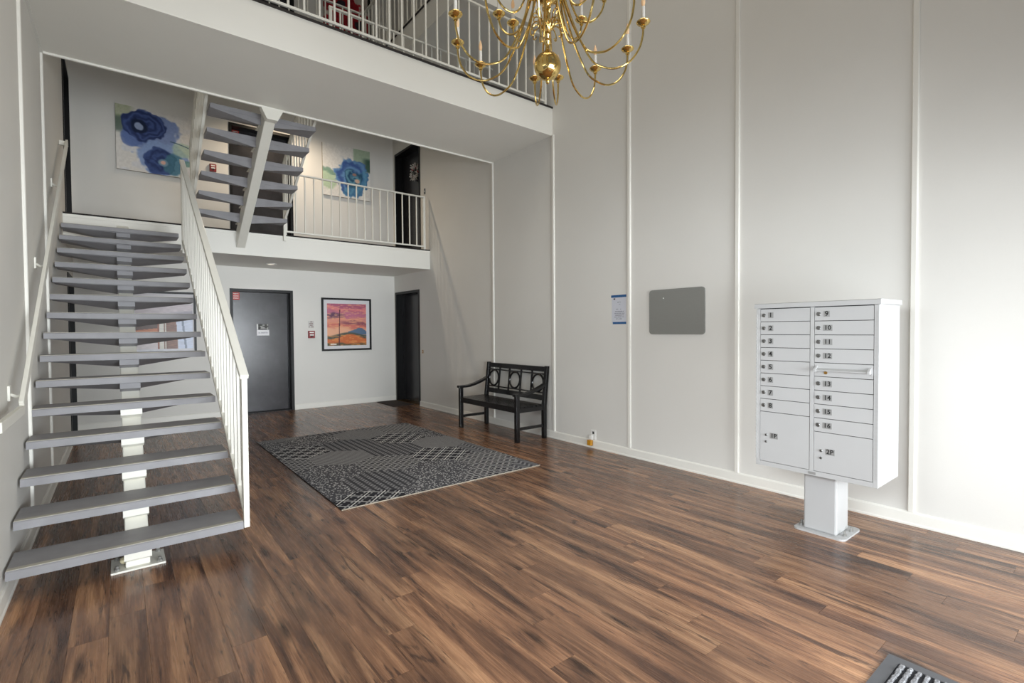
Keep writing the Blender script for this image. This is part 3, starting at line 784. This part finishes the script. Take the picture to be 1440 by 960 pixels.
def cup_meshes():
    pan = MB().lathe([(.004, -.012), (.012, -.010), (.015, 0), (.010, .006), (.020, .010), (.036, .018), (.042, .026), (.040, .030), (.018, .026), (.016, .034), (.013, .036)], (0, 0, 0), 18).mesh('drip_pan', 'brass', True, origin=(0, 0, 0))[0]
    can = MB().lathe([(.0105, .034), (.0105, .118), (.004, .120)], (0, 0, 0), 12).mesh('candle', 'candle', True, origin=(0, 0, 0))[0]
    bul = MB().lathe([(.006, .119), (.010, .130), (.0125, .145), (.010, .163), (.005, .180), (.0015, .192)], (0, 0, 0), 12).mesh('bulb', 'bulb', True, origin=(0, 0, 0))[0]
    return pan, can, bul
pan, can, bul = cup_meshes()
def arm_at(P, ang):
    a = math.radians(ang); c_, s_ = math.cos(a), math.sin(a)
    pts = [(AX+r*c_, AY+r*s_, z) for r, z in catmull(P, 5)]
    o = MB().tube(pts, .0062, 8).build('arm', 'brass', ch, smooth=True)
    tip = Vector((AX+P[-1][0]*c_, AY+P[-1][0]*s_, P[-1][1]))
    for nme, me in (('drip_pan', pan), ('candle', can), ('bulb', bul)): place(nme, me, tip, o)
for ang in (160, 131, 101, 57, 40, 12, -18, -47, -77, -107, -137, -167): arm_at(LOWP, ang)
for ang in (110, 88, 8, -35, -80, -125, 165, 205): arm_at(UPP, ang)
# curled leaf ornaments around the column
for kk in range(12):
    a = math.radians(15+30*kk); c_, s_ = math.cos(a), math.sin(a)
    pr = [(.028, 3.262), (.050, 3.290), (.078, 3.292), (.100, 3.270), (.104, 3.243), (.090, 3.232), (.082, 3.245)]
    MB().tube([(AX+r*c_, AY+r*s_, z) for r, z in catmull(pr, 3)], .0042, 6).build('leaf_scroll', 'brass', ch, smooth=True)
    pr = [(.035, 3.272), (.045, 3.320), (.060, 3.350), (.080, 3.355), (.090, 3.338), (.080, 3.325)]
    a += math.radians(15); c_, s_ = math.cos(a), math.sin(a)
    MB().tube([(AX+r*c_, AY+r*s_, z) for r, z in catmull(pr, 3)], .0038, 6).build('leaf_scroll', 'brass', ch, smooth=True)

# ================================================================== PICTURES
def swirl(u, t, cu, ct, ru, rt_, seed):
    du, dt = (u-cu)/ru, (t-ct)/rt_
    wob = .20*(vnoise(u, t, 6, seed)-.5)*2+.10*(vnoise(u, t, 21, seed+40)-.5)*2
    r = np.sqrt(du*du+dt*dt)+wob; a = np.arctan2(dt, du)
    return r, a
def rose_pair(u, t):
    c = np.ones(u.shape+(3,))*np.array([222, 219, 214.])
    n = vnoise(u, t, 9, 1); n2 = vnoise(u, t, 22, 2)
    c = mixc(c, .35*sstep(.5, .8, n), (200, 208, 226))
    c = mixc(c, sstep(.26, .16, u)*sstep(.40, .26, t)*(.6+.4*n2), (168, 176, 140))
    c = mixc(c, sstep(.16, .08, np.abs(t-.30))*sstep(.22, .14, u)*.8, (88, 106, 96))
    r, a = swirl(u, t, .44, .36, .40, .33, 4); c = mixc(c, sstep(1.02, .86, r)*.85, (112, 134, 186))
    r, a = swirl(u, t, .20, .50, .16, .14, 5); c = mixc(c, sstep(1.05, .8, r)*.85, (96, 118, 172))
    r, a = swirl(u, t, .36, .28, .30, .24, 6); c = mixc(c, sstep(1.02, .88, r), (70, 88, 140))
    ring = .5+.5*np.sin(r*19+a*2.0+5*n); c = mixc(c, sstep(1.0, .9, r)*ring*.75, (36, 48, 88))
    r, a = swirl(u, t, .28, .29, .13, .13, 7); c = mixc(c, sstep(1, .7, r), (30, 42, 70)); c = mixc(c, sstep(.5, .3, r), (150, 165, 196))
    r, a = swirl(u, t, .60, .72, .36, .27, 8); c = mixc(c, sstep(1.02, .88, r)*.95, (136, 160, 204))
    r, a = swirl(u, t, .55, .78, .24, .21, 9); c = mixc(c, sstep(1.02, .88, r), (66, 86, 138))
    ring = .5+.5*np.sin(r*15-a*1.4+2*n2); c = mixc(c, sstep(1.0, .9, r)*ring*.75, (40, 54, 96))
    r, a = swirl(u, t, .74, .82, .14, .18, 10); c = mixc(c, sstep(1.05, .8, r)*.8, (74, 122, 140))
    r, a = swirl(u, t, .60, .80, .07, .06, 11); c = mixc(c, sstep(1.05, .6, r), (120, 150, 170)); c = mixc(c, sstep(.5, .3, r), (210, 172, 160))
    r, a = swirl(u, t, .88, .56, .17, .15, 12); c = mixc(c, sstep(1.05, .8, r)*.75, (176, 200, 180))
    c = mixc(c, sstep(.012, .004, np.abs(t-.44-.5*(u-.72)**2-.12*(u-.7)))*(u > .70)*.8, (60, 90, 110))
    r, a = swirl(u, t, .92, .76, .07, .05, 13); c = mixc(c, sstep(1.05, .8, r)*.8, (104, 146, 140))
    return c*(.97+.06*vnoise(u, t, 45, 3))[..., None]
def rose_single(u, t):
    c = np.ones(u.shape+(3,))*np.array([226, 224, 219.])
    n = vnoise(u, t, 9, 21); n2 = vnoise(u, t, 20, 22)
    c = mixc(c, sstep(.62, .66, u)*sstep(.42, .36, t), (168, 186, 162))
    c = mixc(c, sstep(.78, .95, u)*sstep(.12, .2, t)*sstep(.46, .40, t), (70, 96, 84))
    r, a = swirl(u, t, .08, .68, .22, .20, 23); c = mixc(c, sstep(1.05, .8, r)*.85, (176, 200, 168)); c = mixc(c, sstep(.3, .1, np.abs(r-.85))*(t < .6)*.6, (96, 134, 120))
    r, a = swirl(u, t, .61, .60, .37, .41, 24); c = mixc(c, sstep(1.02, .88, r), (104, 144, 188))
    ring = .5+.5*np.sin(r*13+a*1.3+3*n); c = mixc(c, sstep(1.0, .9, r)*ring*.72, (52, 74, 138))
    c = mixc(c, sstep(1, .9, r)*sstep(.3, .9, (a > -.6)*(a < 2.2)*.9)*.45, (84, 152, 172))
    r, a = swirl(u, t, .64, .62, .20, .20, 25); c = mixc(c, sstep(1.02, .8, r)*.85, (36, 72, 100))
    ring = .5+.5*np.sin(r*12-a*2); c = mixc(c, sstep(.9, .8, r)*ring*.7, (120, 172, 190))
    r, a = swirl(u, t, .72, .64, .06, .05, 26); c = mixc(c, sstep(1.05, .5, r), (206, 176, 158))
    r, a = swirl(u, t, .66, .52, .05, .03, 27); c = mixc(c, sstep(1.05, .5, r)*.8, (176, 128, 112))
    return c*(.97+.06*vnoise(u, t, 45, 28))[..., None]
def sunset(u, t):
    n = vnoise(u*1.2, t*4, 5, 31); n2 = vnoise(u*2, t*9, 7, 32)
    tt = t+.10*(n-.5)-.06*u
    c = np.ones(u.shape+(3,))*np.array([176, 90, 118.])
    c = mixc(c, sstep(.02, .08, tt)*sstep(.2, .1, tt), (222, 130, 132)); c = mixc(c, sstep(.14, .2, tt), (196, 112, 136)); c = mixc(c, sstep(.2, .26, tt)*sstep(.5, .3, u), (104, 66, 92))
    c = mixc(c, sstep(.28, .34, tt), (226, 150, 128)); c = mixc(c, sstep(.35, .42, tt)*sstep(.2, .5, u), (150, 84, 96)); c = mixc(c, sstep(.43, .48, tt), (214, 118, 104))
    c = mixc(c, sstep(.52, .60, tt), (236, 176, 142)); c = mixc(c, sstep(.6, .72, n2)*(t < .62)*.5, (240, 182, 130))
    hill = .68-.10*np.exp(-((u-.88)/.16)**2)+.05*np.sin(u*7)+.02*(n2-.5)
    c = mixc(c, sstep(hill, hill+.02, t)*(u > .52), (88, 112, 140))
    h2 = .72+.05*np.sin(u*5+2)
    c = mixc(c, sstep(h2, h2+.03, t), (78, 84, 74)); h3 = .80+.06*np.sin(u*6.5+1)
    c = mixc(c, sstep(h3-.03, h3, t), (206, 108, 58)); c = mixc(c, sstep(.92, .97, t+.05*(n-.5)), (92, 84, 60))
    c = mixc(c, sstep(.55, .7, n2)*(t > .74)*.7, (224, 150, 84))
    c = mixc(c, (np.abs(u-.305+.03*(t-.5)) < .011+.02*np.clip(t-.8, 0, 1))*(t > .14)*.8, (74, 30, 44))
    c = mixc(c, (np.hypot((u-.15)/.08, (t-.965)/.02) < 1)*1., (240, 228, 214))
    return c
def blocks(u, t):  # flat areas and bands of brown, white and pale blue
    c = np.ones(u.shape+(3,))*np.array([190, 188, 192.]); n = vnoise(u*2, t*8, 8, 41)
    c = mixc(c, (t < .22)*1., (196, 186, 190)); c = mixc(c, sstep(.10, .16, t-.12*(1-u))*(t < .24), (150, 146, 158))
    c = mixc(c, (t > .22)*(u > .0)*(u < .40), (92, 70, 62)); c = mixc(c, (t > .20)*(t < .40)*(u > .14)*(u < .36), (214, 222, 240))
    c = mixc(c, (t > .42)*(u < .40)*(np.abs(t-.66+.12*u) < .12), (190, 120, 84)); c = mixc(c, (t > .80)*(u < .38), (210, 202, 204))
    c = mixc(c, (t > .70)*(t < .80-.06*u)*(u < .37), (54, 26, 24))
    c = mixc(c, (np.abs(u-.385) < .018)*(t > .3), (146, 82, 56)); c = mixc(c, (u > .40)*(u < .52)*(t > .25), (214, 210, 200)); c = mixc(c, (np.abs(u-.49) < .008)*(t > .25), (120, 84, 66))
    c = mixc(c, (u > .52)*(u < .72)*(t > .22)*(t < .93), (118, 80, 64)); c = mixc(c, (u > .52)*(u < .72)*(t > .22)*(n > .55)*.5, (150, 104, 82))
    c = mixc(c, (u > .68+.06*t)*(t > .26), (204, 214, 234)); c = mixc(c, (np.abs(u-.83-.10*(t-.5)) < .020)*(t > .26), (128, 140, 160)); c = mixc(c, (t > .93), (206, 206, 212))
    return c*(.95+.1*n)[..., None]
def reds(u, t):
    n = vnoise(u, t, 8, 51); n2 = vnoise(u, t, 20, 52)
    c = np.ones(u.shape+(3,))*np.array([206, 196, 186.])
    for cu, ct, ru, rr, s in ((.35, .40, .42, .34, 53), (.75, .68, .34, .28, 54), (.22, .80, .24, .18, 55)):
        r, a = swirl(u, t, cu, ct, ru, rr, s); c = mixc(c, sstep(1.02, .9, r), (176, 34, 44)); c = mixc(c, sstep(.95, .9, r)*(.5+.5*np.sin(r*12+a*2))*.5, (112, 18, 30)); c = mixc(c, sstep(.28, .18, r), (44, 40, 50))
    c = mixc(c, (np.abs(u-.97) < .03)*1., (40, 36, 36)); c = mixc(c, sstep(.10, .04, np.abs(t-.95+.05*n))*(u > .5)*.6, (150, 156, 160))
    return c*(.92+.16*n2)[..., None]
def canvas_art(name, label, x0, x1, z0, z1, fn, n=140):
    d = .035
    t = MB().box(x0, x1, YB-d, YB-.001, z0, z1).build(name, 'canvas'); tag(t, label, 'painting')
    panel('painted_face', 'art', fn, (x0, YB-d-.0012, z1), (1, 0, 0), (0, 0, -1), x1-x0, z1-z0, n, n, t)
canvas_art('canvas_painting', 'square canvas of two blue roses on the balcony wall above the stairs', .02, .975, 3.845, 4.80, rose_pair)
canvas_art('canvas_painting', 'square canvas of a single blue rose beside the balcony corner door', 3.02, 3.93, 3.945, 4.905, rose_single)
canvas_art('canvas_painting', 'canvas of dark red flowers on the upper balcony wall', 3.08, 3.98, 6.95, 7.95, reds, 80)
def framed(name, label, x0, x1, z0, z1, fw_, mat_, fn, n=100):
    t = thing(name, label, 'picture', ((x0+x1)/2, YB-.02, z0)); d = .030
    MB().box(x0, x1, YB-d, YB-.001, z1-fw_, z1).box(x0, x1, YB-d, YB-.001, z0, z0+fw_).box(x0, x0+fw_, YB-d, YB-.001, z0+fw_, z1-fw_).box(x1-fw_, x1, YB-d, YB-.001, z0+fw_, z1-fw_).build('frame', 'black', t)
    B('mount', 'mount', x0+fw_, x1-fw_, YB-.016, YB-.002, z0+fw_, z1-fw_, t)
    a = mat_
    panel('print', 'print', fn, (x0+a[0], YB-.0172, z1-a[1]), (1, 0, 0), (0, 0, -1), x1-x0-a[0]-a[2], z1-z0-a[1]-a[3], n, n, t)
framed('framed_picture', 'black framed print of a pink and orange sunset over hills', 2.965, 3.92, 1.04, 2.035, .035, (.10, .105, .10, .095), sunset)
framed('framed_picture', 'dark framed picture of coloured blocks seen through the open treads of the lower stairs', .02, .985, 1.06, 2.045, .032, (.18, .20, .05, .04), blocks)

# ================================================================== SMALL WALL ITEMS
# notice with blue tape (right wall)
nt = thing('paper_notice', 'white paper notice stuck to the right wall with strips of blue tape', 'notice', (XR-.002, 3.69, 1.47))
def notice(u, t):
    c = np.ones(u.shape+(3,))*np.array([206, 208, 216.])
    for z0, z1, a, b2 in ((.20, .24, .40, .62), (.28, .31, .45, .66), (.46, .50, .30, .44), (.46, .50, .60, .66), (.56, .59, .22, .86), (.63, .66, .18, .88), (.70, .73, .20, .84), (.77, .80, .18, .86), (.84, .87, .3, .7)):
        m_ = (t > z0)*(t < z1)*(u > a)*(u < b2)*(vnoise(u, t, 40, 61) > .3); c = mixc(c, m_*.55, (110, 112, 120))
    c = mixc(c, (t > .05)*(t < .10)*(u > .12)*(u < .26), (60, 66, 76))
    return c
panel('sheet', 'sign', notice, (XR-.0022, 3.800, 1.775), (0, -1, 0), (0, 0, -1), .205, .290, 40, 56, nt)
B('sheet_backing', 'paper', XR-.002, XR-.0008, 3.595, 3.800, 1.485, 1.775, nt)
B('tape', 'tape', XR-.0036, XR-.0023, 3.592, 3.808, 1.768, 1.795, nt); B('tape', 'tape', XR-.0036, XR-.0023, 3.594, 3.785, 1.468, 1.492, nt)
# grey felt board
fb = MB().prism([(y, z) for y, z in rrect(2.64, 3.277, 1.355, 1.815, .035)], 'X', XR-.016, XR-.001).build('felt_board', 'felt')
tag(fb, 'grey felt pin board with rounded corners on the right wall', 'pin board')
MB().ball((XR-.018, 3.10, 1.725), .006, 8).build('push_pin', 'white', fb)
# outlet and plug-in freshener
ot = thing('wall_outlet', 'white wall outlet just above the right baseboard', 'outlet', (XR-.004, 4.085, .10))
B('cover_plate', 'white', XR-.007, XR-.001, 4.045, 4.125, .098, .215, ot, bevel=.002)
B('socket', 'gap', XR-.0085, XR-.007, 4.072, 4.098, .165, .195, ot)
af = thing('air_freshener', 'small amber plug-in air freshener on the right wall outlet', 'air freshener', (XR-.035, 4.10, .03))
B('plug_body', 'white', XR-.040, XR-.0225, 4.075, 4.125, .098, .150, af, bevel=.005)
MB().prism(rrect(XR-.070, XR-.026, 4.068, 4.135, .012), 'Z', .034, .097).build('bottle', 'amber', af, bevel=.004)
# fire alarm pull stations and signs
def pull(x0, x1, z0, z1, label):
    t = thing('alarm_pull_station', label, 'fire alarm', ((x0+x1)/2, YB-.02, z0)); h = z1-z0; w_ = x1-x0
    B('housing', 'red', x0, x1, YB-.040, YB-.001, z0, z1, t, bevel=.004)
    B('label_band', 'white', x0+w_*.18, x1-w_*.18, YB-.0415, YB-.040, z0+h*.70, z0+h*.84, t)
    B('handle', 'white', x0+w_*.2, x1-w_*.2, YB-.052, YB-.0405, z0+h*.36, z0+h*.52, t)
    B('handle_stem', 'ink', x0+w_*.4, x1-w_*.4, YB-.048, YB-.0405, z0+h*.12, z0+h*.36, t)
pull(2.72, 2.835, 1.285, 1.42, 'red fire alarm pull station between door and sunset print')
pull(1.215, 1.31, 4.03, 4.15, 'red fire alarm pull station behind the upper flight of stairs')
def wallnote(u, t):
    c = np.ones(u.shape+(3,))*np.array([206, 204, 199.])
    for z0, a, b2 in ((.06, .35, .75), (.30, .18, .82), (.54, .25, .78), (.78, .12, .30), (.78, .5, .9)):
        c = mixc(c, (t > z0)*(t < z0+.13)*(u > a)*(u < b2)*.8, (130, 110, 108))
    return c
wn = panel('wall_sign', 'sign', wallnote, (2.725, YB-.0035, 1.60), (1, 0, 0), (0, 0, -1), .105, .13, 30, 30)
B('backing', 'paper', 2.725, 2.83, YB-.003, YB-.0008, 1.47, 1.60, wn); tag(wn, 'small pale sign with four short lines above the ground floor fire alarm', 'sign')
def redsign(u, t):
    c = np.ones(u.shape+(3,))*np.array([196, 58, 52.])
    for z0 in (.14, .40, .70):
        c = mixc(c, (t > z0)*(t < z0+.13)*(u > .14)*(u < .86)*(vnoise(u, t, 18, 71) > .28), (236, 226, 220))
    return c
def door_sign(x0, z1, w_, h, fn, yy, name, label, n=24):
    o = panel(name, 'sign', fn, (x0, yy-.003, z1), (1, 0, 0), (0, 0, -1), w_, h, n, n)
    B('backing', 'paper', x0, x0+w_, yy-.0025, yy-.0006, z1-h, z1, o); return tag(o, label, 'sign')
YD = YB+.17
door_sign(1.535, 2.085, .11, .125, redsign, YD, 'door_sticker', 'small red and white sticker on the corner of the ground floor door')
door_sign(1.575, 4.845, .11, .125, redsign, YD, 'door_sticker', 'small red and white sticker on the balcony door behind the upper stairs')
def darkplate(u, t):
    c = np.ones(u.shape+(3,))*np.array([52, 52, 50.]); c = mixc(c, (vnoise(u, t, 5, 81) > .5)*1., (170, 170, 166)); return mixc(c, (u < .12)*1., (220, 220, 218))
def whiteplate(u, t):
    c = np.ones(u.shape+(3,))*np.array([228, 228, 230.]); return mixc(c, (np.abs(t-.5) < .14)*(u > .12)*(u < .9)*(vnoise(u, t, 26, 82) > .35)*.6, (140, 140, 150))
door_sign(1.905, 1.545, .185, .10, darkplate, YD, 'door_plate', 'dark patterned plate above the white plate on the ground floor door')
door_sign(1.905, 1.442, .20, .10, whiteplate, YD, 'door_plate', 'white lettered plate on the ground floor door')
sw = thing('doorbell', 'small brass doorbell beside the recessed corner door', 'doorbell', (XR-.01, 8.33, 1.0))
B('plate', 'brassd', XR-.006, XR-.001, 8.310, 8.350, .99, 1.05, sw); MB().ball((XR-.008, 8.33, 1.02), .008, 8).build('button', 'white', sw)
sw = thing('doorbell', 'small dark doorbell beside the wreath door on the balcony', 'doorbell', (XR-.01, 8.19, 3.9))
B('plate', 'lock', XR-.006, XR-.001, 8.165, 8.215, 3.89, 3.99, sw); MB().ball((XR-.008, 8.19, 3.94), .010, 8).build('button', 'white', sw)

# wreaths
def wreath(name, label, c, R, axis_sign, cols, seed):
    rg = random.Random(seed); t = thing(name, label, 'wreath', (c[0], c[1], c[2]-R)); d = axis_sign
    ring = [(c[0], c[1]+R*.72*math.cos(a), c[2]+R*.72*math.sin(a)) for a in [2*math.pi*j/20 for j in range(20)]]
    MB().tube(ring, R*.14, 8, closed=True).build('ring', 'pine', t)
    for m_, cnt in cols:
        b = MB()
        for i in range(cnt):
            a = rg.uniform(0, 2*math.pi); rr = R*rg.uniform(.55, .95); p = Vector((c[0]+d*rg.uniform(.0, .03), c[1]+rr*math.cos(a), c[2]+rr*math.sin(a)))
            if m_ == 'berry': b.ball(p, R*rg.uniform(.06, .11), 8)
            else:
                q = p+Vector((d*rg.uniform(.005, .03), rg.uniform(-1, 1)*R*.28, rg.uniform(-1, 1)*R*.28)); b.bar(p, q, R*.10, .004, (d, .2, .1))
        b.build({'berry': 'berries', 'ribbon': 'ribbon_loops', 'pine': 'sprigs'}[m_], m_, t)
wreath('wreath', 'small white and red wreath hanging on the dark balcony door at right', (XR+.135, 8.80, 4.47), .165, -1, (('ribbon', 150), ('pine', 24), ('berry', 18)), 3)
wreath('wreath', 'green and red wreath hanging on the black door at the top of the lower stairs', (XL-.11, 8.95, 4.35), .30, 1, (('pine', 110), ('berry', 26), ('ribbon', 22)), 4)

# recessed ceiling lamps
def downlight(label, x, y, z, power, col):
    t = thing('recessed_light', label, 'ceiling light', (x, y, z-.01))
    MB().lathe([(.050, -.002), (.055, -.010), (.085, -.007), (.090, -.0005)], (x, y, z), 24).build('trim_ring', 'white', t, smooth=True)
    MB().lathe([(.002, -.0045), (.049, -.0045), (.049, -.0015)], (x, y, z), 20).build('lens', 'lens', t)
    l = bpy.data.lights.new('recessed_lamp', 'SPOT'); l.energy = power; l.color = col; l.spot_size = math.radians(150); l.spot_blend = .8; l.shadow_soft_size = .05
    o = bpy.data.objects.new('recessed_lamp', l); COL.objects.link(o); o.location = (x, y, z-.03)
downlight('round recessed light under the balcony above the dark ground floor door', 1.968, 8.853, Z2B, 10, (1, .93, .84))
downlight('round recessed light over the balcony door behind the upper stairs', 2.25, 8.78, Z3B, 135, (1, .80, .58))
